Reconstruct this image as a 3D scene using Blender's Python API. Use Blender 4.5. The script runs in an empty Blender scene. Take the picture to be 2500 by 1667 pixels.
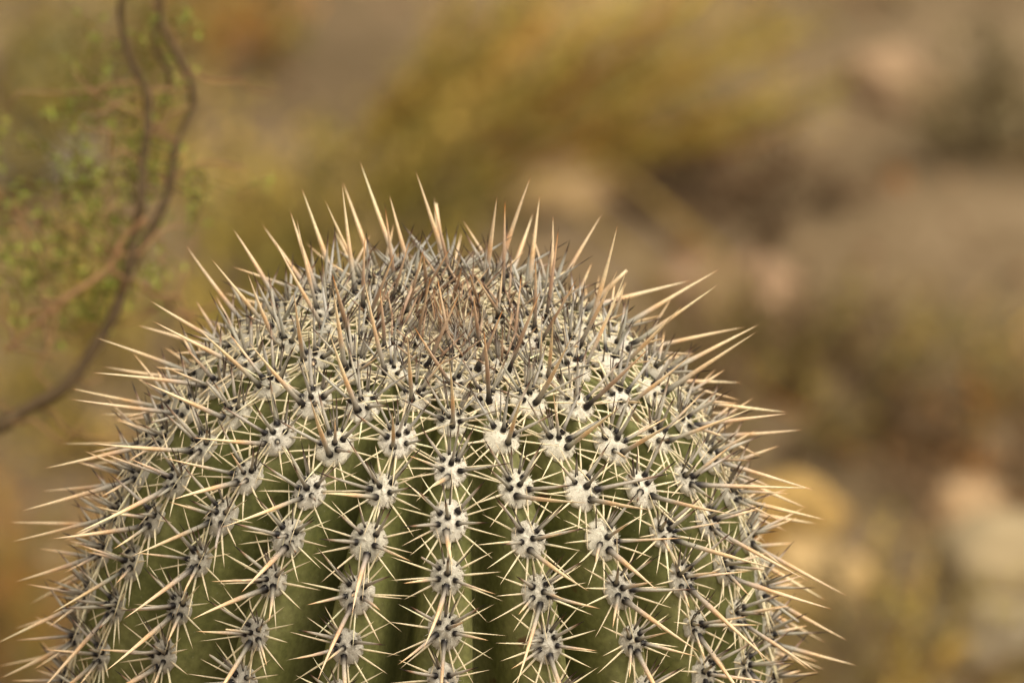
import bpy, math, random
import numpy as np
from mathutils import Vector, Matrix, noise

rng = np.random.default_rng(7)
random.seed(7)
sc = bpy.context.scene
C = sc.collection
rad = math.radians

# ------------------------------------------------------------------ camera
PITCH, LEAN = 0.5206, 0.0734
H = 2.0                       # height of the cactus tip
DIST = 7.0                    # camera to tip
APEX = Vector((0.0, 0.0, H))
CAM_UP = Vector((0, math.sin(PITCH), math.cos(PITCH)))
CAM_BACK = Vector((0, -math.cos(PITCH), math.sin(PITCH)))
AIM = APEX + Vector((1, 0, 0)) * (1250 - 1103.4) / 5000 - CAM_UP * (833.5 - 797.4) / 5000
cd = bpy.data.cameras.new('camera')
cam = bpy.data.objects.new('camera', cd)
C.objects.link(cam)
cam.location = AIM + CAM_BACK * DIST
cam.rotation_euler = (math.pi / 2 - PITCH, 0, 0)
cd.sensor_width = 36.0
cd.lens = 36.0 * DIST / 0.5
cd.clip_start, cd.clip_end = 0.5, 3000
cd.dof.use_dof = True
cd.dof.focus_distance = DIST - 0.075
cd.dof.aperture_fstop = cd.lens / 48.0
cd.dof.aperture_blades = 0
sc.camera = cam

# ------------------------------------------------------------------ sky, sun, exposure
SUN_EL, SUN_AZ = rad(66), rad(110)       # azimuth clockwise from +Y (away from the camera)
w = bpy.data.worlds.new('World')
sc.world = w
w.use_nodes = True
nt = w.node_tree
bg = nt.nodes['Background']
sky = nt.nodes.new('ShaderNodeTexSky')
sky.sky_type = 'NISHITA'
sky.sun_disc = False
sky.sun_elevation = SUN_EL
sky.sun_rotation = SUN_AZ
sky.air_density = 1.0
sky.dust_density = 6.0
sky.ozone_density = 0.4
hsv = nt.nodes.new('ShaderNodeHueSaturation')      # cloud cover: the blue is greyed out
hsv.inputs['Saturation'].default_value = 0.0
nt.links.new(sky.outputs[0], hsv.inputs['Color'])
warm = nt.nodes.new('ShaderNodeMixRGB')                # the thin cloud lets a warm light through
warm.blend_type = 'MULTIPLY'
warm.inputs[0].default_value = 1.0
warm.inputs[2].default_value = (1.0, 0.93, 0.84, 1)
nt.links.new(hsv.outputs[0], warm.inputs[1])
nt.links.new(warm.outputs[0], bg.inputs[0])
bg.inputs[1].default_value = 0.145
sl = bpy.data.lights.new('sun', 'SUN')
sl.energy = 0.8
sl.angle = rad(45)
sl.color = (1.0, 0.88, 0.72)
sun = bpy.data.objects.new('sun', sl)
C.objects.link(sun)
sd = Vector((math.sin(SUN_AZ) * math.cos(SUN_EL), math.cos(SUN_AZ) * math.cos(SUN_EL), math.sin(SUN_EL)))
sun.rotation_euler = sd.to_track_quat('Z', 'Y').to_euler()
sun.location = sd * 20
vs = sc.view_settings
vs.view_transform = 'Standard'
vs.look = 'None'
vs.exposure = 0.52
vs.gamma = 1.0
vs.use_curve_mapping = False
sc.render.engine = 'CYCLES'
sc.cycles.use_denoising = True
sc.cycles.use_adaptive_sampling = True
sc.cycles.adaptive_threshold = 0.01
sc.cycles.max_bounces = 6

# ------------------------------------------------------------------ helpers
def lin(r, g, b):
    f = lambda c: (c / 255 / 12.92) if c / 255 <= 0.04045 else ((c / 255 + 0.055) / 1.055) ** 2.4
    return np.array([f(r), f(g), f(b)])

def smooth(a, b, x):
    t = min(1.0, max(0.0, (x - a) / (b - a)))
    return t * t * (3 - 2 * t)

def mesh_obj(name, verts, faces, mat, parent=None, col=None, smooth_shade=True):
    me = bpy.data.meshes.new(name)
    me.from_pydata([tuple(map(float, v)) for v in verts], [], faces)
    if col is not None:
        at = me.attributes.new('col', 'FLOAT_COLOR', 'POINT')
        c4 = np.ones((len(verts), 4), np.float32)
        c4[:, :3] = np.asarray(col)
        at.data.foreach_set('color', c4.ravel())
    if smooth_shade:
        me.polygons.foreach_set('use_smooth', np.ones(len(me.polygons), bool))
    me.materials.append(mat)
    o = bpy.data.objects.new(name, me)
    C.objects.link(o)
    o.parent = parent
    return o

class MB:
    """collects shapes that become one mesh"""
    def __init__(self):
        self.v, self.f, self.c, self.n = [], [], [], 0
    def add(self, v, f, c=None):
        v = np.asarray(v, float)
        self.v.append(v)
        n = self.n
        self.f += [tuple(i + n for i in q) for q in f]
        self.c.append(np.broadcast_to(np.asarray(c if c is not None else (1, 1, 1), float), (len(v), 3)))
        self.n += len(v)
    def build(self, name, mat, parent=None, smooth_shade=True):
        return mesh_obj(name, np.concatenate(self.v), self.f, mat, parent, np.concatenate(self.c), smooth_shade)

def empty(name, loc=(0, 0, 0)):
    o = bpy.data.objects.new(name, None)
    o.empty_display_size = 0.1
    C.objects.link(o)
    o.location = loc
    return o

def tag(o, label=None, cat=None, group=None, kind=None):
    for k, v in (('label', label), ('category', cat), ('group', group), ('kind', kind)):
        if v:
            o[k] = v
    return o

def tube(path, radii, sides=6, cap=True):
    """tapered tube along a polyline"""
    path = np.asarray(path, float)
    n = len(path)
    d = np.gradient(path, axis=0)
    d /= np.linalg.norm(d, axis=1)[:, None] + 1e-12
    a = np.cross(d[0], (0.31, 0.17, 0.93))
    if np.linalg.norm(a) < 1e-3:
        a = np.cross(d[0], (1, 0, 0))
    V, F = [], []
    ang = np.arange(sides) * 2 * math.pi / sides
    for i in range(n):
        a = a - d[i] * (a @ d[i])
        a /= np.linalg.norm(a)
        b = np.cross(d[i], a)
        V.append(path[i] + radii[i] * (np.cos(ang)[:, None] * a + np.sin(ang)[:, None] * b))
    V = np.concatenate(V)
    for i in range(n - 1):
        for j in range(sides):
            k = (j + 1) % sides
            F.append((i * sides + j, i * sides + k, (i + 1) * sides + k, (i + 1) * sides + j))
    if cap:
        F.append(tuple(range(sides))[::-1])
        F.append(tuple((n - 1) * sides + j for j in range(sides)))
    return V, F

def material(name, rough=0.8, spec=0.3):
    m = bpy.data.materials.new(name)
    m.use_nodes = True
    b = m.node_tree.nodes['Principled BSDF']
    b.inputs['Roughness'].default_value = rough
    b.inputs['Specular IOR Level'].default_value = spec
    return m, m.node_tree, b

def nd(t, kind, **kw):
    n = t.nodes.new(kind)
    for k, v in kw.items():
        n.inputs[k].default_value = v
    return n

def ramp(t, stops):
    r = t.nodes.new('ShaderNodeValToRGB')
    el = r.color_ramp.elements
    while len(el) < len(stops):
        el.new(0.5)
    for e, (p, c) in zip(el, stops):
        e.position = p
        e.color = (*c, 1)
    return r

def col_material(name, rough, spec, scale, lo, hi, bump=0.0, bump_dist=0.0005, translucent=False):
    """vertex albedo varied by a fine noise"""
    m, t, b = material(name, rough, spec)
    at = t.nodes.new('ShaderNodeAttribute')
    at.attribute_name = 'col'
    tc = t.nodes.new('ShaderNodeTexCoord')
    nz = nd(t, 'ShaderNodeTexNoise', Scale=scale, Detail=4.0, Roughness=0.6)
    t.links.new(tc.outputs['Object'], nz.inputs['Vector'])
    mr = nd(t, 'ShaderNodeMapRange', **{'From Min': 0.3, 'From Max': 0.7, 'To Min': lo, 'To Max': hi})
    t.links.new(nz.outputs['Fac'], mr.inputs['Value'])
    mx = t.nodes.new('ShaderNodeVectorMath')
    mx.operation = 'SCALE'
    t.links.new(at.outputs['Color'], mx.inputs[0])
    t.links.new(mr.outputs[0], mx.inputs['Scale'])
    t.links.new(mx.outputs[0], b.inputs['Base Color'])
    if bump:
        bp = nd(t, 'ShaderNodeBump', Strength=bump, Distance=bump_dist)
        t.links.new(nz.outputs['Fac'], bp.inputs['Height'])
        t.links.new(bp.outputs[0], b.inputs['Normal'])
    return m

# ------------------------------------------------------------------ materials
M_spine = col_material('spine_horn', 0.55, 0.35, 900.0, 0.82, 1.14, 0.25, 0.0002)
M_wool = col_material('areole_wool', 1.0, 0.05, 1400.0, 0.84, 1.07, 0.6, 0.0006)
M_leaf = col_material('leaf', 0.7, 0.2, 60.0, 0.75, 1.25)
M_bark = col_material('bark', 0.9, 0.1, 120.0, 0.7, 1.2, 0.6, 0.002)
M_stone = col_material('stone', 0.9, 0.15, 14.0, 0.75, 1.2, 0.7, 0.006)

def skin_material():
    m, t, b = material('cactus_skin', 0.6, 0.25)
    tc = t.nodes.new('ShaderNodeTexCoord')
    n1 = nd(t, 'ShaderNodeTexNoise', Scale=16.0, Detail=5.0, Roughness=0.6)
    n2 = nd(t, 'ShaderNodeTexNoise', Scale=260.0, Detail=3.0, Roughness=0.6)
    n3 = nd(t, 'ShaderNodeTexVoronoi', Scale=240.0)
    n4 = nd(t, 'ShaderNodeTexNoise', Scale=55.0, Detail=2.0)
    for n in (n1, n2, n3, n4):
        t.links.new(tc.outputs['Object'], n.inputs['Vector'])
    r = ramp(t, [(0.25, (0.092, 0.102, 0.028)), (0.5, (0.168, 0.172, 0.054)), (0.75, (0.265, 0.252, 0.105))])
    t.links.new(n1.outputs['Fac'], r.inputs[0])
    mr = nd(t, 'ShaderNodeMapRange', **{'From Min': 0.3, 'From Max': 0.7, 'To Min': 0.75, 'To Max': 1.25})
    t.links.new(n2.outputs['Fac'], mr.inputs['Value'])
    mx = t.nodes.new('ShaderNodeVectorMath'); mx.operation = 'SCALE'
    t.links.new(r.outputs[0], mx.inputs[0]); t.links.new(mr.outputs[0], mx.inputs['Scale'])
    # pale pin-prick pores
    lt = t.nodes.new('ShaderNodeMath'); lt.operation = 'LESS_THAN'; lt.inputs[1].default_value = 0.12
    t.links.new(n3.outputs['Distance'], lt.inputs[0])
    ml = t.nodes.new('ShaderNodeMath'); ml.operation = 'MULTIPLY'; ml.inputs[1].default_value = 0.35
    t.links.new(lt.outputs[0], ml.inputs[0])
    m1 = t.nodes.new('ShaderNodeMixRGB'); m1.inputs[2].default_value = (0.30, 0.30, 0.17, 1)
    t.links.new(ml.outputs[0], m1.inputs[0]); t.links.new(mx.outputs[0], m1.inputs[1])
    # a few corky brown scars
    sr = nd(t, 'ShaderNodeMapRange', **{'From Min': 0.69, 'From Max': 0.76})
    t.links.new(n4.outputs['Fac'], sr.inputs['Value'])
    m2 = t.nodes.new('ShaderNodeMixRGB'); m2.inputs[2].default_value = (0.12, 0.06, 0.025, 1)
    t.links.new(sr.outputs[0], m2.inputs[0]); t.links.new(m1.outputs[0], m2.inputs[1])
    t.links.new(m2.outputs[0], b.inputs['Base Color'])
    bp = nd(t, 'ShaderNodeBump', Strength=0.25, Distance=0.0006)
    t.links.new(n2.outputs['Fac'], bp.inputs['Height'])
    t.links.new(bp.outputs[0], b.inputs['Normal'])
    return m
M_skin = skin_material()

def ground_material():
    m, t, b = material('desert_soil', 0.95, 0.1)
    tc = t.nodes.new('ShaderNodeTexCoord')
    n1 = nd(t, 'ShaderNodeTexNoise', Scale=5.0, Detail=8.0, Roughness=0.65)
    n2 = nd(t, 'ShaderNodeTexVoronoi', Scale=70.0)
    n3 = nd(t, 'ShaderNodeTexNoise', Scale=0.6, Detail=4.0)
    for n in (n1, n2, n3):
        t.links.new(tc.outputs['Object'], n.inputs['Vector'])
    r = ramp(t, [(0.28, (0.105, 0.074, 0.038)), (0.5, (0.185, 0.130, 0.070)), (0.72, (0.29, 0.212, 0.125))])
    t.links.new(n1.outputs['Fac'], r.inputs[0])
    mx = t.nodes.new('ShaderNodeMixRGB'); mx.blend_type = 'MULTIPLY'; mx.inputs[0].default_value = 0.5
    t.links.new(r.outputs[0], mx.inputs[1]); t.links.new(n2.outputs['Color'], mx.inputs[2])
    hs = nd(t, 'ShaderNodeHueSaturation', Saturation=0.75, Value=1.15)
    t.links.new(mx.outputs[0], hs.inputs['Color'])
    t.links.new(r.outputs[0], b.inputs['Base Color'])
    bp = nd(t, 'ShaderNodeBump', Strength=0.7, Distance=0.006)
    t.links.new(n2.outputs['Distance'], bp.inputs['Height'])
    t.links.new(bp.outputs[0], b.inputs['Normal'])
    return m
M_ground = ground_material()

# ------------------------------------------------------------------ ground
def gz(x, y):
    r = math.hypot(x, y)
    z = 0.025 * noise.noise((x * 1.3, y * 1.3, 3.1)) + 0.010 * noise.noise((x * 5, y * 5, 7.7))
    z += 0.5 * noise.noise((x * 0.05, y * 0.05, 1.3)) * smooth(6, 40, r)
    t = max(0.0, -1.2 - y)                                  # the bank the photographer stands on
    z += 3.1 * smooth(0.0, 5.6, t)
    return z

def axis(lo, hi, step, far):
    a = list(np.arange(lo, hi + 1e-6, step))
    s = step
    while a[-1] < far:
        s *= 1.22; a.append(a[-1] + s)
    s = step
    while a[0] > -far:
        s *= 1.22; a.insert(0, a[0] - s)
    return a
xs, ys = axis(-1.6, 1.6, 0.04, 500), axis(-0.4, 5.0, 0.04, 500)
gv = [(x, y, gz(x, y)) for y in ys for x in xs]
nx = len(xs)
gf = [(j * nx + i, j * nx + i + 1, (j + 1) * nx + i + 1, (j + 1) * nx + i) for j in range(len(ys) - 1) for i in range(nx - 1)]
ground = tag(mesh_obj('ground', gv, gf, M_ground), kind='structure')

CAMP = np.array(cam.location)
RIGHT, UPV, FWD = np.array((1.0, 0, 0)), np.array(CAM_UP), -np.array(CAM_BACK)
def sight(px, py):
    """direction from the photographer through a spot of the 2352-wide photograph"""
    k = 0.5 / DIST / 2352
    return FWD + RIGHT * (px - 1176) * k - UPV * (py - 784) * k
def behind(px, py, back):
    """a place 'back' metres behind the cactus tip along that sight line"""
    return CAMP + sight(px, py) * (DIST + back)
def on_ground(px, py, lift=0.0):
    d = sight(px, py)
    t = (lift - CAMP[2]) / d[2]
    for _ in range(4):
        p = CAMP + d * t
        t = (lift + gz(p[0], p[1]) - CAMP[2]) / d[2]
    p = CAMP + d * t
    return p

# ------------------------------------------------------------------ the cactus
PL, PQ, PM = 0.1505, 1.5798, 1.5356
PH0 = 0.0147
NR = 20
RIB_TWIST = {-5: (-0.0101, 0.2), -4: (-0.0146, 0.002), -3: (0.003, -0.103), -2: (0.0017, -0.023), -1: (0.0039, -0.004), 0: (0.0013, 0.122),
             1: (0.0121, 0.404), 2: (0.015, 0.387), 3: (0.0035, 0.15), 4: (-0.0045, -0.385), 5: (-0.0112, -0.115)}
ROWS = {0: [0.0727, 0.0995, 0.1258, 0.1528, 0.1788, 0.2029], -1: [0.0608, 0.0876, 0.1151, 0.1413, 0.1672, 0.193],
        -2: [0.0495, 0.075, 0.1009, 0.1263, 0.1507, 0.1733], -3: [0.0602, 0.0862, 0.1109, 0.1349, 0.1582, 0.1825],
        -4: [0.0712, 0.0949, 0.1181, 0.1406, 0.1622, 0.1861, 0.2111], -5: [0.0819, 0.1032, 0.1228, 0.1426, 0.1633, 0.186, 0.2089, 0.2316],
        1: [0.0826, 0.1103, 0.1363, 0.1621, 0.1877], 2: [0.0652, 0.092, 0.1181, 0.1439, 0.1694, 0.1958],
        3: [0.0772, 0.1044, 0.1295, 0.1541, 0.1786, 0.2034, 0.2291], 4: [0.0631, 0.0899, 0.1161, 0.1421, 0.1664, 0.1913, 0.2169, 0.2435],
        5: [0.0807, 0.1056, 0.1296, 0.1529, 0.1761, 0.2022, 0.2321]}
SS = np.linspace(0, 1.9, 3801)
PSI = PM * (1 - np.exp(-(SS / PL) ** PQ))
PSI = PSI + np.clip((SS - 0.34) / 0.25, 0, 1) * (math.pi / 2 - PM)
_ds = SS[1] - SS[0]
PR = np.concatenate([[0], np.cumsum(np.cos((PSI[1:] + PSI[:-1]) / 2) * _ds)])
PZ = -np.concatenate([[0], np.cumsum(np.sin((PSI[1:] + PSI[:-1]) / 2) * _ds)])
HL = H / math.cos(LEAN)                                    # length of the axis
S_END = float(np.interp(-(HL + 0.08), PZ[::-1], SS[::-1]))

def crest(s):
    return float(np.interp(s, SS, PR)), float(np.interp(s, SS, PZ)) + HL, float(np.interp(s, SS, PSI))
def rib_az(k, s):
    d, tw = RIB_TWIST.get(k, (0.0, 0.0))
    return PH0 + k * 2 * math.pi / NR + d + tw * (min(max(s, 0.05), 0.25) - 0.12)
def rib_depth(s):
    return 0.048 * smooth(0.0, 0.20, s) ** 0.9

cactus = empty('saguaro_cactus', APEX - Vector((math.sin(LEAN), 0, math.cos(LEAN))) * HL)
cactus.rotation_euler = (0, LEAN, 0)
tag(cactus, 'domed green ribbed cactus covered in long cream and grey spines', 'cactus')

# rows of areoles on every rib
ribs = list(range(-9, 11))
rows = {}
for k in ribs:
    if k in ROWS:
        r = list(ROWS[k])
        gap = 0.0258
    else:
        gap = 0.0258
        r = [0.066 + (0.0129 if k % 2 else 0.0) + 0.002 * rng.normal()]
        while r[-1] < 0.2:
            r.append(r[-1] + gap + rng.normal() * 0.0009)
    while r[-1] < 0.315:
        r.append(r[-1] + gap + rng.normal() * 0.0009)
    g = gap
    while True:                                             # younger, closer areoles towards the tip
        g *= 0.90
        s = r[0] - g
        if s < 0.019 or g < 0.006:
            break
        r.insert(0, s)
    rows[k] = r

SEC = [(0, 0), (0.12, 0.005), (0.25, 0.022), (0.38, 0.060), (0.49, 0.125), (0.58, 0.225), (0.65, 0.36), (0.71, 0.54),
       (0.77, 0.72), (0.84, 0.87), (0.92, 0.96), (1.0, 1.0)]
SECF = [(-a, b) for a, b in SEC[:0:-1]] + SEC
s_list = list(np.linspace(0.0, 0.03, 8)) + list(np.linspace(0.034, 0.34, 78)) + list(np.linspace(0.36, S_END, 60))
for k in ribs:
    V, F = [], []
    rr_ = np.array(rows[k])
    for s in s_list:
        r, z, psi = crest(s)
        dep = rib_depth(s)
        near = np.min(np.abs(rr_ - s)) if s < 0.34 else 0.006
        knob = (0.0016 * math.exp(-(near / 0.006) ** 2) - 0.0008) * smooth(0.02, 0.06, s)
        a0 = rib_az(k, s)
        aL = 0.5 * (a0 + rib_az(k - 1 if k > -9 else 10, s) - (2 * math.pi if k == -9 else 0))
        aR = 0.5 * (a0 + rib_az(k + 1 if k < 10 else -9, s) + (2 * math.pi if k == 10 else 0))
        for wv, f in SECF:
            az = a0 + (aR - a0) * wv if wv > 0 else a0 + (a0 - aL) * wv
            off = -dep * f + knob * max(0, 1 - abs(wv) * 1.6)
            off += 0.0008 * noise.noise((k * 3.3 + wv, s * 30, 5)) * (1 - abs(wv))
            rr = max(r + off * math.sin(psi), 0.0)
            zz = z + off * math.cos(psi)
            V.append((rr * math.sin(az), -rr * math.cos(az), zz))
    n = len(SECF)
    for i in range(len(s_list) - 1):
        for j in range(n - 1):
            F.append((i * n + j, (i + 1) * n + j, (i + 1) * n + j + 1, i * n + j + 1))
    mesh_obj('rib', V, F, M_skin, cactus)

# ---- spines
BLACK = lin(26, 21, 19)
GREY = lin(184, 176, 158)
ASH = lin(186, 182, 169)
GREYD = lin(146, 138, 123)
PINK = lin(206, 178, 148)
CREAM = lin(246, 218, 175)
TAN = lin(232, 188, 136)
PALE = lin(244, 228, 188)
BROWN = lin(92, 58, 40)
ORANGE = lin(206, 134, 66)
UMBER = lin(156, 124, 96)
SP_T = np.array([0, 0.03, 0.07, 0.13, 0.24, 0.38, 0.52, 0.66, 0.79, 0.90, 0.96, 1.0])
SP_T2 = np.array([0, 0.06, 0.2, 0.45, 0.7, 0.9, 1.0])
STOPS = {
    'main':  [(0, BLACK), (.055, BLACK), (.085, GREYD), (.20, GREY), (.30, PINK), (.42, TAN), (.56, CREAM), (.94, CREAM), (.975, ORANGE), (1, BROWN)],
    'young': [(0, BLACK), (.10, BLACK), (.16, GREYD), (.32, UMBER), (.6, PINK), (.82, TAN), (.9, ORANGE), (.95, BROWN), (1, BLACK)],
    'mid':   [(0, BLACK), (.09, BLACK), (.14, GREYD), (.35, GREY), (.58, GREY), (.70, UMBER), (.77, BROWN), (.83, BLACK), (1, BLACK)],
    'midold': [(0, BLACK), (.085, BLACK), (.13, GREYD), (.28, GREY), (.45, PINK), (.65, CREAM), (.92, TAN), (1, BROWN)],
    'midpale': [(0, BLACK), (.10, BLACK), (.15, GREY), (.3, ASH), (.60, ASH), (.72, GREYD), (.79, BROWN), (.84, BLACK), (1, BLACK)],
    'dark':  [(0, BLACK), (.1, BLACK), (.16, GREYD), (.45, GREYD), (.66, BROWN), (.76, BLACK), (1, BLACK)],
    'midbrown': [(0, BLACK), (.1, BLACK), (.2, UMBER), (.5, PINK), (.7, UMBER), (.82, BROWN), (1, BLACK)],
    'pale':  [(0, GREYD), (.05, GREY), (.12, PALE), (.8, PALE), (.95, CREAM), (1, BROWN)],
}
def spine(base, d, L, r, kind, bend, hi=True, tone=1.0, sides=6):
    t = SP_T if hi else SP_T2
    d = d / np.linalg.norm(d)
    path = base + np.outer(t * L, d) + np.outer(t * t * L, bend)
    prof = (1 - t ** (1.55 if kind in ('main', 'young', 'pale') else 2.0)) * (0.80 + 0.20 * np.minimum(1, t / 0.3))
    if hi and kind in ('main', 'young'):
        prof[0:3] *= (1.75, 1.7, 1.3)
    elif hi:
        prof[0:4] *= (2.2, 2.2, 1.75, 1.12)
    prof[-1] = 0.02
    snapped = kind in ('mid', 'midold', 'main') and rng.random() < 0.035
    if snapped:                                             # a broken tip
        m_ = int(len(t) * 0.68)
        t, path, prof = t[:m_], path[:m_], prof[:m_]
    kink = np.sin(np.linspace(0, rng.uniform(2, 7), len(t)) + rng.uniform(0, 6)) * L * 0.004
    path = path + np.outer(kink * (t > 0.05), np.cross(d, (0.3, 0.5, 0.8)))
    prof = prof * (1 + 0.05 * rng.normal(size=len(t)))
    V, F = tube(path, r * prof, sides, cap=snapped)
    st = STOPS[kind]
    tt = np.clip(t + (rng.uniform(-0.06, 0.06) if kind != 'pale' else 0) * np.sin(np.pi * t), 0, 1)
    c = np.stack([np.interp(tt, [a for a, _ in st], [b[i] for _, b in st]) for i in range(3)], 1)
    c *= tone * (1 + 0.06 * rng.normal() + 0.012 * rng.normal(size=3))
    return V, F, np.clip(np.repeat(c, sides, 0), 0.005, 0.92)

ROOTM = Matrix.Translation(cactus.location) @ Matrix.Rotation(LEAN, 4, 'Y')
ROOT3 = np.array(ROOTM.to_3x3())
VIEW = -FWD
fine = MB()
singles = []                                               # (size in view, areole, mesh data)
count_areole = 0
for k in ribs:
    for s in rows[k]:
        r, z, psi = crest(s)
        az = rib_az(k, s)
        rad_ = np.array((math.sin(az), -math.cos(az), 0.0))
        n = rad_ * math.sin(psi) + np.array((0, 0, math.cos(psi)))
        u = -rad_ * math.cos(psi) + np.array((0, 0, math.sin(psi)))     # towards the tip
        t = np.cross(u, n)
        o = rad_ * r + np.array((0, 0, z)) + n * 0.0005
        young = 1 - smooth(0.022, 0.062, s)
        size = (0.62 + 0.38 * smooth(0.01, 0.075, s)) * (1 + 0.05 * float(np.clip(rng.normal(), -2, 1.3))) * (1 - 0.14 * smooth(0.11, 0.24, s))
        facing = float((ROOT3 @ n) @ VIEW)
        up = VIEW
        # spots of the thick spines on the pad, in pad radii
        rt, ru, hh = 0.0087 * size, 0.0097 * size, 0.0042 * size
        jit = lambda q: rng.normal() * q
        spots = [(-0.40 + jit(.04), 0.38 + jit(.04), 'mid'), (0.40 + jit(.04), 0.38 + jit(.04), 'mid'), (-0.50 + jit(.04), -0.16 + jit(.05), 'mid'),
                 (0.50 + jit(.04), -0.16 + jit(.05), 'mid'), (0.02 + jit(.06), 0.08 + jit(.05), 'mid'), (jit(.12), -0.52 + jit(.04), 'main')]
        if rng.random() < 0.22:
            spots.pop(rng.integers(0, 5))
        if young > 0.25:
            keep = 4
            drop_main = rng.random() < 0.10 * young
            mids = spots[:-1]
            rng.shuffle(mids)
            mids = [(float(a), float(b), str(c_)) for a, b, c_ in mids[:keep]]
            spots = mids + ([] if drop_main else [spots[-1]])
        top = lambda a, b: hh * max(0.0, 1 - (a * a + b * b) ** 1.1)
        # ---- woolly pad
        seg = 34
        rings = [0.0, 0.14, 0.28, 0.42, 0.56, 0.70, 0.83, 0.94, 1.02, 1.0]
        ph = rng.uniform(0, 50)
        PV, PC = [], []
        wt = (1.0 - 0.20 * smooth(0.09, 0.24, s)) * (1 - 0.07 * abs(rng.normal())) * np.array((1.0, 1.0, 1.0 - 0.05 * rng.random()))
        WOOL = lin(234, 227, 209) * wt
        WOOLG = lin(204, 194, 176) * wt
        for ri, q in enumerate(rings):
            for j in range(seg):
                a = j * 2 * math.pi / seg
                ca, sa = math.cos(a), math.sin(a)
                lob = 1 + q * (0.10 * noise.noise((ca * 2.2 + ph, sa * 2.2, 1.0)) + 0.13 * noise.noise((ca * 5.5 + ph, sa * 5.5, 4.0)))
                x, y = q * lob * ca, q * lob * sa
                h = top(q * ca, q * sa) if q < 1 else 0.0
                h += hh * (0.26 * noise.noise((x * 3.1 + ph, y * 3.1, 2.0)) + 0.22 * noise.noise((x * 8 + ph, y * 8, 9.0))) * (1 if ri < 8 else 0.4)
                if ri == 9:
                    h = -0.0022
                pit = 0.0
                for (px, py, _k) in spots:
                    dd = math.hypot((x - px) * rt, (y - py) * ru) / (0.0023 * size)
                    pit = max(pit, math.exp(-dd * dd * 0.9))
                h -= 0.0018 * pit * size
                PV.append(o + t * x * rt + u * y * ru + n * h)
                edge = 0.5 + 0.5 * noise.noise((x * 6 + ph, y * 6, 12.0))
                PC.append(WOOL * (1 - 0.45 * edge) + WOOLG * 0.45 * edge)
        PF = []
        for i in range(len(rings) - 1):
            for j in range(seg):
                kx = (j + 1) % seg
                PF.append((i * seg + j, i * seg + kx, (i + 1) * seg + kx, (i + 1) * seg + j))
        pad = MB()
        pad.add(PV, PF, np.array(PC))
        for _ in range(190):                                # loose tufts of felt
            a, q = rng.uniform(0, 2 * math.pi), math.sqrt(rng.uniform(0.12, 1.12))
            x, y = q * math.cos(a), q * math.sin(a)
            b0 = o + t * x * rt + u * y * ru + n * (top(x, y) - 0.0003)
            dr = t * math.cos(a) * q + u * math.sin(a) * q + n * 0.75 + rng.normal(size=3) * 0.45
            dr /= np.linalg.norm(dr)
            sdv = np.cross(dr, rng.normal(size=3)); sdv /= np.linalg.norm(sdv)
            wd = rng.uniform(0.00012, 0.0003)
            pad.add([b0 - sdv * wd, b0 + sdv * wd, b0 + dr * rng.uniform(0.0009, 0.0022)], [(0, 1, 2)], WOOL * rng.uniform(0.85, 1.02))
        ar = pad.build('areole', M_wool, cactus)
        count_areole += 1

        def put(base, d, L, rr, kind, bend, tone=1.0, big=True):
            V, F, c = spine(base, d, L, rr, kind, bend, big, tone, 6 if big else 5)
            if big:
                dn = d / np.linalg.norm(d)
                side = ROOT3 @ dn
                px = L * math.sqrt(max(0.02, 1 - float(side @ VIEW) ** 2)) * rr
                hid = facing < -0.45 and s > 0.1
                singles.append((px * (0.05 if hid else 1.0), ar, V, F, c))
            else:
                fine.add(V, F, c)

        # ---- thick spines
        droop = rad(40) * smooth(0.058, 0.145, s)
        for (px, py, kd) in spots:
            base = o + t * px * rt + u * py * ru + n * (top(px, py) - 0.0008)
            if kd == 'main':
                a = droop + rad(7) * rng.normal()
                side = 0.20 * rng.normal() + 0.35 * px
                d = n * math.cos(a) - u * math.sin(a) + t * side
                if young > 0.5:
                    d = d + rng.normal(size=3) * 0.20 + u * (0.12 + 0.4 * smooth(0.4, 1.0, young))
                L = rng.uniform(0.043, 0.059) * (1 - 0.25 * young)
                kind = 'young' if (young > 0.4 or rng.random() < young + 0.1 * (s < 0.08)) else 'main'
                bd = (u * rng.uniform(-0.02, 0.05) + t * 0.03 * rng.normal())
                put(base, d, L, rng.uniform(0.00120, 0.00152) * (1 - 0.20 * young), kind, bd)
            else:
                sp = 0.95 - 0.25 * young
                d = n * 0.80 + (t * px * 1.75 + u * (py * 1.5 + 0.16 - 0.30 * smooth(.09, .17, s))) * sp + rng.normal(size=3) * 0.10
                L = rng.uniform(0.020, 0.031) * (1 - 0.22 * young)
                if py < 0 and rng.random() < 0.3:
                    L *= 1.3
                old = smooth(0.11, 0.19, s)
                kind = 'midbrown' if (s < 0.042 and rng.random() < 0.55) else 'midpale' if (s < 0.095 and rng.random() < 0.7) else 'midold' if (rng.random() < 0.25 + 0.6 * old and py < 0.2) else 'mid'
                put(base, d, L, rng.uniform(0.00080, 0.00106) * (1 - 0.34 * (1 - smooth(0.03, 0.09, s))), kind, t * 0.03 * rng.normal() + u * 0.03 * rng.normal())
        # ---- short dark spines along the upper edge
        for i in range(rng.integers(3, 6) + (3 if s < 0.08 else 0)):
            a = math.pi / 2 + rng.uniform(-0.85, 0.85)
            x, y = 0.72 * math.cos(a), 0.72 * math.sin(a)
            base = o + t * x * rt + u * y * ru + n * (top(x, y) - 0.0006)
            el = rng.uniform(0.55, 1.0)
            d = (t * math.cos(a) + u * math.sin(a)) * math.cos(el) + n * math.sin(el)
            put(base, d, rng.uniform(0.013, 0.020) * (1 - 0.2 * young), rng.uniform(0.00048, 0.00070), 'dark', t * 0.03 * rng.normal(), rng.uniform(0.8, 1.2), False)
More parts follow.
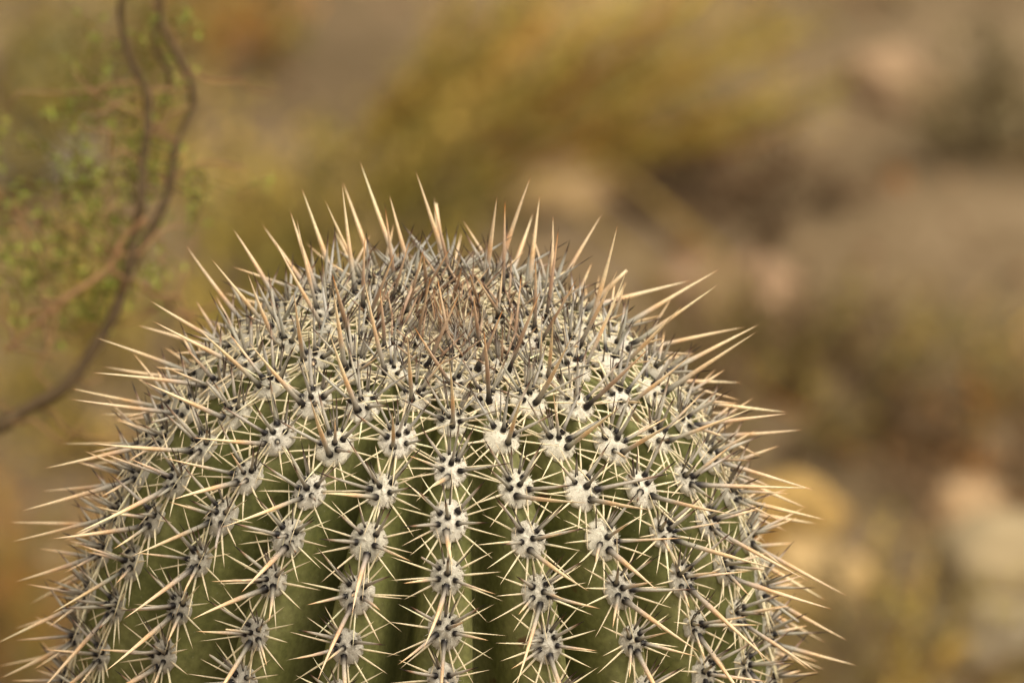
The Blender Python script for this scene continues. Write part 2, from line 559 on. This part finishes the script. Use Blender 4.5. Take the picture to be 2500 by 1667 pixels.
        # ---- thin pale spines lying around the pad like a star
        m = rng.integers(12, 15)
        a0 = rng.uniform(0, 1)
        for i in range(m):
            a = (i + a0) * 2 * math.pi / m + rng.normal() * 0.10
            upw = math.sin(a)
            x, y = 0.86 * math.cos(a), 0.86 * math.sin(a)
            base = o + t * x * rt + u * y * ru + n * (top(x, y) - 0.0005)
            el = rng.uniform(0.08, 0.30)
            d = (t * math.cos(a) + u * math.sin(a)) * math.cos(el) + n * math.sin(el)
            L = rng.uniform(0.0170, 0.0240) * (1 - 0.15 * young) * (0.8 if upw > 0.7 else 1.0)
            put(base, d, L, rng.uniform(0.00055, 0.00075), 'pale', n * rng.uniform(-0.08, 0.02) + t * 0.03 * rng.normal(), rng.uniform(0.86, 1.04), False)

singles.sort(key=lambda q: -q[0])
for q in singles[:300]:
    mesh_obj('spine', q[2], q[3], M_spine, q[1], q[4])
for q in singles[300:]:
    fine.add(q[2], q[3], q[4])
# new growth in the middle of the tip
for i in range(120):
    a, s = rng.uniform(0, 2 * math.pi), 0.016 * math.sqrt(rng.random())
    r, z, psi = crest(s)
    rad_ = np.array((math.sin(a), -math.cos(a), 0.0))
    d = np.array((0, 0, 1.0)) + rng.normal(size=3) * 0.45
    V, F, c = spine(rad_ * r + np.array((0, 0, z - 0.001)), d, rng.uniform(0.008, 0.026), rng.uniform(0.0004, 0.0008),
                    ['young', 'mid', 'young', 'pale'][rng.integers(0, 4)], rng.normal(size=3) * 0.04, False, 0.85, 5)
    fine.add(V, F, c)
tag(fine.build('fine_spines', M_spine, cactus), kind='stuff')

cw = MB()
V, F = [], []
for i in range(9):
    for j in range(28):
        a = j * 2 * math.pi / 28
        s = 0.022 * i / 8
        r, z, psi = crest(s)
        V.append((r * math.sin(a), -r * math.cos(a), z + 0.004 * (1 - (i / 8) ** 2) - (0.003 if i == 8 else 0) + 0.0012 * noise.noise((r * 500 * math.cos(a), r * 500 * math.sin(a), i))))
for i in range(8):
    for j in range(28):
        F.append((i * 28 + j, (i + 1) * 28 + j, (i + 1) * 28 + (j + 1) % 28, i * 28 + (j + 1) % 28))
cw.add(V, F, lin(170, 158, 134))
for _ in range(500):
    a, s = rng.uniform(0, 2 * math.pi), 0.022 * math.sqrt(rng.random())
    r, z, psi = crest(s)
    b0 = np.array((r * math.sin(a), -r * math.cos(a), z + 0.003 * (1 - (s / .022) ** 2)))
    dr = np.array((0, 0, 1.0)) + rng.normal(size=3) * 0.6
    dr /= np.linalg.norm(dr)
    sdv = np.cross(dr, rng.normal(size=3)); sdv /= np.linalg.norm(sdv)
    cw.add([b0 - sdv * 0.0003, b0 + sdv * 0.0003, b0 + dr * rng.uniform(0.002, 0.005)], [(0, 1, 2)], lin(190, 174, 146) * rng.uniform(0.7, 1.1))
cw.build('crown_wool', M_wool, cactus)

# the lower stem below the picture: wool and spines as one mass
low, lowp = MB(), MB()
for k in ribs:
    s = rows[k][-1] + 0.0262
    while s < S_END - 0.1:
        r, z, psi = crest(s)
        az = rib_az(k, s)
        n = np.array((math.sin(az), -math.cos(az), 0.0)); u = np.array((0, 0, 1.0)); t = np.cross(u, n)
        o = n * r + np.array((0, 0, z))
        hv = [o + n * 0.003] + [o + (t * math.cos(a) * 0.008 + u * math.sin(a) * 0.009) * rng.uniform(.85, 1.1) - n * 0.001 for a in np.arange(10) * 0.6283]
        lowp.add(hv, [(0, 1 + j, 1 + (j + 1) % 10) for j in range(10)], lin(190, 180, 165))
        for i in range(11):
            a = i * 0.571 + rng.normal() * 0.1
            c3 = i % 4 == 0
            el = 0.9 if c3 else 0.25
            d = (t * math.cos(a) + u * math.sin(a)) * math.cos(el) + n * math.sin(el)
            V, F, c = spine(o + d * 0.004, d, 0.030 if c3 else 0.021, 0.0010 if c3 else 0.00055, 'midold' if c3 else 'pale', np.zeros(3), False, 0.9, 4)
            low.add(V, F, c)
        s += 0.0265
tag(low.build('lower_spines', M_spine, cactus), kind='stuff')
tag(lowp.build('lower_wool', M_wool, cactus), kind='stuff')

# ------------------------------------------------------------------ plants behind
def wander(p0, p1, n, wob):
    p0, p1 = np.asarray(p0, float), np.asarray(p1, float)
    L = np.linalg.norm(p1 - p0)
    q = np.array([p0 + (p1 - p0) * i / (n - 1) for i in range(n)])
    q[1:-1] += rng.normal(size=(n - 2, 3)) * wob * L
    return q

def leaf_face(mb, p, d, L, wd, c):
    d = d / np.linalg.norm(d)
    s = np.cross(d, rng.normal(size=3)); s /= np.linalg.norm(s)
    nn = np.cross(d, s)
    mb.add([p, p + d * L * .45 + s * wd + nn * wd * .3, p + d * L, p + d * L * .45 - s * wd + nn * wd * .3], [(0, 1, 2), (0, 2, 3)], c)

# -- green-leaved bush on the left, its branches sharper than the ground behind
bush = empty('creosote_bush', (0, 0, 0))
B_BACK = 0.76
def bpath(pts, back=B_BACK):
    return np.array([behind(x, y, back + (b[0] if b else 0)) for x, y, *b in pts])
def spline(p, per=6):
    p = np.asarray(p)
    q = np.vstack([2 * p[0] - p[1], p, 2 * p[-1] - p[-2]])
    out = []
    for i in range(1, len(q) - 2):
        for j in range(per):
            t = j / per
            a, b, c, d = q[i - 1], q[i], q[i + 1], q[i + 2]
            out.append(0.5 * ((2 * b) + (c - a) * t + (2 * a - 5 * b + 4 * c - d) * t * t + (3 * b - a - 3 * c + d) * t ** 3))
    out.append(q[-2])
    return np.array(out)
root = on_ground(-900, 1500)
root = np.array((behind(-520, 1500, B_BACK)[0] - 0.05, behind(-520, 1500, B_BACK)[1] + 0.05, 0.0))
root[2] = gz(root[0], root[1]) - 0.02
BARK = lin(92, 76, 54)
BARKP = lin(158, 122, 86)
def branch(pts, r0, r1, c, back=B_BACK, first=None):
    p = bpath(pts, back)
    if first is not None:
        p = np.vstack([first, p])
    p[1:-1] += rng.normal(size=(len(p) - 2, 3)) * 0.0022
    q = spline(p)
    m = MB()
    V, F = tube(q, np.linspace(r0, r1, len(q)) * (1 + 0.12 * rng.normal(size=len(q))), 8)
    m.add(V, F, c)
    m.build('branch', M_bark, bush)
    return q
b1 = branch([(-560, 1450), (-250, 1150), (0, 998), (75, 952), (150, 885), (215, 800), (262, 720), (292, 630)], 0.0048, 0.0027, BARK,
            first=[root, root + (0.0, 0, 0.25)])
b2 = branch([(292, 630), (318, 545), (334, 470), (336, 390), (345, 300), (338, 215), (312, 130), (288, 40), (272, -60), (250, -260)], 0.0029, 0.0017, BARK)
b3 = branch([(292, 630), (330, 540), (372, 440), (402, 345), (428, 255), (432, 200), (404, 130), (374, 60), (366, -40), (380, -240)], 0.0025, 0.0015, BARK, 0.80)
b4 = branch([(336, 500), (290, 565), (235, 628), (160, 690), (80, 750), (10, 806)], 0.0016, 0.0011, BARKP, 0.74)
b5 = branch([(-260, 330), (-60, 420), (10, 455), (80, 498), (150, 545), (215, 590), (292, 640)], 0.0010, 0.0013, BARKP, 0.82)
b6 = branch([(300, 640), (345, 655), (395, 690), (450, 735)], 0.0022, 0.0012, BARKP, 0.86)
b7 = branch([(345, 300), (372, 190), (362, 90), (372, -60)], 0.0018, 0.0013, BARK, 0.84)
b8 = branch([(336, 420), (400, 395), (470, 378), (560, 386)], 0.0012, 0.0007, BARKP, 0.82)
b9 = branch([(20, 470), (60, 540), (95, 600), (118, 650)], 0.0013, 0.0008, BARKP, 0.82)
for src in (b1, b2, b3, b4, b5, b6):                       # fine side twigs, knobbly
    for _ in range(7):
        i = rng.integers(len(src) // 3, len(src) - 1)
        e_ = src[i] + np.array((rng.normal() * 0.04, rng.normal() * 0.03, rng.uniform(-0.02, 0.05)))
        q_ = wander(src[i], e_, 6, 0.06)
        m_ = MB()
        V, F = tube(q_, np.linspace(0.0010, 0.0005, 6), 5)
        m_.add(V, F, BARKP * rng.uniform(0.7, 1.0))
        m_.build('twig', M_bark, bush)
leafm = MB()
GREENS = [lin(136, 146, 60), lin(150, 158, 66), lin(120, 128, 54), lin(154, 150, 70)]
twm = MB()
def leafy(px, py, spread, n, back=0.82):
    c0 = behind(px, py, back)
    for _ in range(max(3, n // 6)):
        e = c0 + rng.normal(size=3) * spread
        q = wander(c0 + rng.normal(size=3) * 0.004, e, 4, 0.08)
        V, F = tube(q, np.linspace(0.0007, 0.0004, 4), 4)
        twm.add(V, F, lin(128, 112, 66))
        for j in range(8):
            p = q[rng.integers(1, 4)] + rng.normal(size=3) * 0.003
            leaf_face(leafm, p, rng.normal(size=3) + (0, 0, 0.4), rng.uniform(0.004, 0.0075), rng.uniform(0.0009, 0.0017), GREENS[rng.integers(0, 4)] * rng.uniform(0.8, 1.15))
for px, py, sp, n in [(230, 110, .018, 40), (280, 270, .02, 60), (210, 250, .016, 36), (320, 330, .016, 40), (190, 390, .020, 60), (280, 420, .018, 60), (150, 440, .016, 44),
                      (400, 420, .02, 40), (480, 430, .018, 40), (60, 560, .02, 50), (130, 600, .02, 60), (50, 640, .016, 30), (200, 720, .016, 40), (300, 600, .014, 60),
                      (290, 560, .012, 50), (240, 680, .014, 40), (430, 210, .014, 24), (390, 90, .014, 24), (180, 540, .016, 44), (360, 250, .014, 24), (20, 500, .014, 24),
                      (270, 500, .014, 34), (100, 350, .014, 20), (420, 20, .014, 20), (-60, 620, .02, 40), (-40, 420, .02, 30), (320, -60, .03, 50)]:
    leafy(px, py, sp, n)
tag(twm.build('twigs', M_bark, bush), kind='stuff')
tag(leafm.build('foliage', M_leaf, bush, False), kind='stuff')
# stand the bush on its root: move the origin, keep the parts where they are
bush.location = root
for ch in list(bush.children):
    ch.matrix_parent_inverse = Matrix.Translation(-Vector(root))
tag(bush, 'bare brown branches with small green leaves left of the cactus', 'bush')

# -- low twiggy shrubs and tufts on the ground
def shrub(name, px, py, wdt, hgt, nstem, nleaf, stemc, leafc, label, cat, grp=None, lean=(0, 0), leaf=(0.008, 0.016), thick=0.0012):
    base = on_ground(px, py)
    base[2] -= 0.004
    e = empty(name, base)
    st, lf = MB(), MB()
    for _ in range(nstem):
        a, q = rng.uniform(0, 2 * math.pi), math.sqrt(rng.random())
        b0 = np.array((math.cos(a) * q * wdt * 0.30, math.sin(a) * q * wdt * 0.30, 0.0))
        b0[2] = gz(base[0] + b0[0], base[1] + b0[1]) - base[2] - 0.004
        tp = np.array((math.cos(a) * q * wdt * 0.62 + lean[0] * hgt, math.sin(a) * q * wdt * 0.62 + lean[1] * hgt, hgt * rng.uniform(0.6, 1.05) * (1 - 0.35 * q * q)))
        tp += rng.normal(size=3) * (wdt * 0.06, wdt * 0.06, hgt * 0.05)
        qv = wander(b0, tp, 5, 0.035)
        th = thick * (1 + 2.2 * (rng.random() < 0.15))
        V, F = tube(qv, np.linspace(th, th * 0.45, 5), 5)
        st.add(V, F, stemc[rng.integers(0, len(stemc))] * rng.uniform(0.6, 1.35))
        clump = leafc[int(abs(noise.noise(Vector(tp * 9) + Vector((px, 0, 0)))) * 97) % len(leafc)] * (1 + 0.9 * noise.noise(Vector(tp * 16) + Vector((0, px, 0))))
        for j in range(nleaf):
            i = rng.integers(1, 4); f = rng.random()
            p = qv[i] * (1 - f) + qv[i + 1] * f + rng.normal(size=3) * 0.006
            leaf_face(lf, p, (tp - b0) / hgt + rng.normal(size=3) * 0.9, rng.uniform(*leaf), rng.uniform(0.0014, 0.003), clump * rng.uniform(0.85, 1.15))
    tag(st.build('stems', M_bark, e), kind='stuff')
    if nleaf:
        tag(lf.build('foliage', M_leaf, e, False), kind='stuff')
    tag(e, label, cat, grp or {'dry_shrub': 'dry shrubs on the desert floor', 'dark_gap_clump': 'dark twig clumps for shaded gaps and litter on the desert floor'}[name])
    return e

GOLD = [lin(180, 154, 72), lin(158, 138, 62), lin(200, 170, 92), lin(140, 126, 60)]
OLIVE = [lin(132, 118, 56), lin(148, 130, 62), lin(112, 102, 52)]
STRAW = [lin(196, 164, 96), lin(176, 146, 84), lin(160, 126, 70)]
DEAD = [lin(118, 96, 70), lin(102, 82, 58), lin(132, 106, 76)]
RUST = [lin(180, 128, 64), lin(166, 118, 60)]
DULL = [lin(136, 122, 86), lin(122, 108, 76), lin(148, 130, 90)]
shrub('dry_shrub', 1000, 370, 0.27, 0.17, 90, 26, GOLD + RUST, GOLD + OLIVE, 'golden yellow dry shrub behind the cactus crown, largest of the shrubs', 'shrub', lean=(0.9, 0.1), thick=0.0017)
shrub('dry_shrub', 790, 600, 0.26, 0.10, 70, 24, OLIVE, GOLD + OLIVE, 'olive yellow shrub between the leafy branches and the cactus crown', 'shrub')
shrub('dry_shrub', 480, 120, 0.15, 0.08, 40, 16, STRAW + RUST, OLIVE + RUST, 'low rusty olive shrub beside the leafy branches', 'shrub')
shrub('dry_shrub', 180, 330, 0.26, 0.16, 60, 22, OLIVE, OLIVE + GOLD, 'tall olive shrub behind the leafy branches', 'shrub')
shrub('dry_shrub', 330, 900, 0.34, 0.10, 90, 26, OLIVE, GOLD + OLIVE, 'spreading olive gold shrub under the leafy branches', 'shrub')
shrub('dry_shrub', 60, 1500, 0.22, 0.14, 60, 20, STRAW + OLIVE, OLIVE + RUST, 'straw and olive shrub low beside the lower left of the cactus', 'shrub')
shrub('dry_shrub', 2330, 330, 0.18, 0.10, 50, 22, DULL, DULL, 'dull grey olive shrub beside the flat dull tan stone', 'shrub')
shrub('dry_shrub', 2090, 900, 0.22, 0.06, 50, 16, DULL + STRAW, DULL + OLIVE, 'low grey olive shrub beside the dark twig clump', 'shrub')
shrub('dry_shrub', 2010, 1560, 0.24, 0.08, 60, 16, STRAW + DULL, DULL + GOLD, 'low yellowish tuft in front of the pale sandy stone', 'shrub')
shrub('dark_gap_clump', 1690, 480, 0.17, 0.05, 60, 14, DEAD, DEAD, 'dark brown twig clump for shade and litter beside the crossing yellow stalks', 'shrub')  # dark twig clumps added where shade and leaf litter lie under shrubs
shrub('dark_gap_clump', 1800, 930, 0.24, 0.09, 90, 16, DEAD, DEAD + OLIVE, 'dark brown twig clump for shade and litter behind the golden tan stone', 'shrub')
shrub('dark_gap_clump', 2300, 1080, 0.18, 0.06, 60, 14, DEAD + RUST, DEAD + RUST[1:], 'dark rusty twig clump for shade and litter behind the orange stone', 'shrub')

# ------------------------------------------------------------------ stones
def stone(px, py, size, c, label, flat=0.6, seed=0, speck=None):
    p = on_ground(px, py)
    import bmesh
    bm = bmesh.new()
    bmesh.ops.create_icosphere(bm, subdivisions=4, radius=1.0)
    for v in bm.verts:
        d = v.co.normalized()
        f = 1 + 0.38 * noise.noise(d * 1.3 + Vector((seed, 0, 0))) + 0.18 * noise.noise(d * 3.1 + Vector((0, seed, 0))) + 0.03 * noise.noise(d * 9 + Vector((0, seed, 3)))
        v.co = Vector((d.x * size[0] * f, d.y * size[1] * f, d.z * size[2] * f))
        if v.co.z > size[2] * 0.8:                           # worn flat top
            v.co.z = size[2] * 0.8 + (v.co.z - size[2] * 0.8) * 0.4
    V = [tuple(v.co) for v in bm.verts]
    F = [tuple(v.index for v in f.verts) for f in bm.faces]
    bm.free()
    V = np.array(V)
    cc = np.array([c * (1 + 0.5 * noise.noise(Vector(v) * 22 + Vector((seed, 1, 1))) + 0.2 * noise.noise(Vector(v) * 70 + Vector((seed, 1, 1)))) for v in V])
    o = mesh_obj('stone', V, F, M_stone, None, cc)
    o.location = Vector(p) + Vector((0, 0, size[2] * 0.45))
    o.rotation_euler = (0, 0, seed * 1.7)
    return tag(o, label, 'stone', 'stones on the desert floor')
SAND = lin(214, 178, 118)
stone(1830, 1210, (0.030, 0.032, 0.028), lin(176, 144, 86), 'golden tan stone just behind the right side of the cactus', seed=1.0)
stone(1880, 1370, (0.040, 0.036, 0.032), lin(190, 160, 110), 'pale sandy stone touching the golden tan stone', seed=2.3)
stone(2235, 1190, (0.034, 0.03, 0.02), lin(166, 138, 102), 'orange tan stone beside the pale grey rocks', seed=3.1)
stone(2290, 1330, (0.050, 0.046, 0.035), lin(148, 131, 99), 'large pale grey rock in front of the orange stone', seed=4.2)
stone(2330, 1500, (0.040, 0.04, 0.028), lin(154, 138, 110), 'cream grey rock below the large pale grey rock', seed=5.7)
stone(2080, 210, (0.034, 0.05, 0.02), lin(152, 126, 96), 'flat dull tan stone alone on the bare soil', seed=6.1)
stone(1680, 680, (0.050, 0.05, 0.016), lin(152, 124, 96), 'flat mauve tan stone behind the right of the cactus crown', seed=7.4)
stone(1290, 430, (0.050, 0.06, 0.018), lin(160, 134, 96), 'flat pale tan stone behind the tall crown spines', seed=8.8)
stone(110, 190, (0.030, 0.06, 0.025), lin(146, 140, 104), 'pale grey green stone behind the leafy branches', seed=9.3)
stone(60, 380, (0.045, 0.06, 0.016), lin(122, 112, 92), 'dull grey flat stone behind the leafy branches', seed=10.5)

# ------------------------------------------------------------------ dry stalks
def stalk(pts, r, c, label):
    ps = [on_ground(x, y, l) for x, y, l in pts]
    o = Vector(ps[0])
    q = spline(ps, 5) - np.array(o)
    m = MB()
    V, F = tube(q, np.linspace(r, r * 0.7, len(q)), 7)
    m.add(V, F, c)
    ob = m.build('dry_stalk', M_bark)
    ob.location = o
    tag(ob, label, 'stalk', 'dry stalks lying over the soil')
stalk([(1800, 700, 0.0), (1660, 590, 0.03), (1540, 490, 0.06), (1440, 410, 0.07), (1340, 350, 0.08)], 0.0030, lin(158, 132, 74), 'long yellow dry stalk slanting from the golden shrub over the soil')
stalk([(1560, 690, 0.0), (1480, 610, 0.03), (1400, 540, 0.05), (1300, 470, 0.06)], 0.0028, lin(150, 126, 70), 'shorter yellow dry stalk beside the long slanting one')
stalk([(615, 620, 0.0), (590, 540, 0.02), (560, 450, 0.04), (530, 380, 0.05)], 0.004, lin(160, 130, 66), 'dull yellow stalk beside the leafy branches')

# ------------------------------------------------------------------ gravel and litter
gm = MB()
tet = np.array([(1, 1, 1), (-1, -1, 1), (-1, 1, -1), (1, -1, -1), (0, 0, 1.3), (0, 0, -1)], float)
octv = np.array([(1, 0, 0), (0, 1, 0), (-1, 0, 0), (0, -1, 0), (0, 0, 1), (0, 0, -1)], float)
octf = [(0, 1, 4), (1, 2, 4), (2, 3, 4), (3, 0, 4), (1, 0, 5), (2, 1, 5), (3, 2, 5), (0, 3, 5)]
GC = [lin(130, 102, 74), lin(108, 84, 58), lin(156, 128, 96), lin(96, 76, 54), lin(140, 122, 100), lin(134, 96, 56)]
for _ in range(9000):
    x, y = rng.uniform(-2.2, 2.2), rng.uniform(0.6, 5.2)
    sz = rng.uniform(0.003, 0.010) * (1 + 1.2 * (rng.random() < 0.06))
    A = rng.uniform(0, 6.28); ca, sa = math.cos(A), math.sin(A)
    v = octv * sz * rng.uniform(0.6, 1.3, size=(6, 3)) * (1, 1, 0.7)
    v = np.stack([v[:, 0] * ca - v[:, 1] * sa + x, v[:, 0] * sa + v[:, 1] * ca + y, v[:, 2] + gz(x, y) + sz * 0.2], 1)
    gm.add(v, octf, GC[rng.integers(0, 6)] * rng.uniform(0.8, 1.2))
tag(gm.build('gravel', M_stone, None, False), 'loose tan and grey gravel strewn over the soil', 'gravel', kind='stuff')
lt = MB()
for _ in range(2600):                                      # dead twigs and straw lying about in drifts
    x, y = rng.uniform(-3.5, 3.5), rng.uniform(0.8, 6.5)
    if noise.noise((x * 2.2, y * 2.2, 8.0)) < rng.uniform(-0.25, 0.35):
        continue
    A, L = rng.uniform(0, 6.28), rng.uniform(0.03, 0.13)
    p0 = np.array((x, y, gz(x, y) + 0.002))
    p1 = np.array((x + L * math.cos(A), y + L * math.sin(A), 0.0))
    p1[2] = gz(p1[0], p1[1]) + rng.uniform(0.004, 0.05)
    V, F = tube(wander(p0, p1, 4, 0.06), np.linspace(0.0022, 0.001, 4) * rng.uniform(0.5, 1.5), 4)
    lt.add(V, F, [STRAW, DEAD, OLIVE, RUST][rng.integers(0, 4)][rng.integers(0, 2)] * rng.uniform(0.6, 1.3))
tag(lt.build('twig_litter', M_bark), 'dead twigs and straw scattered over the desert soil', 'litter', kind='stuff')
print('areoles', count_areole, 'thick spines', len(singles))
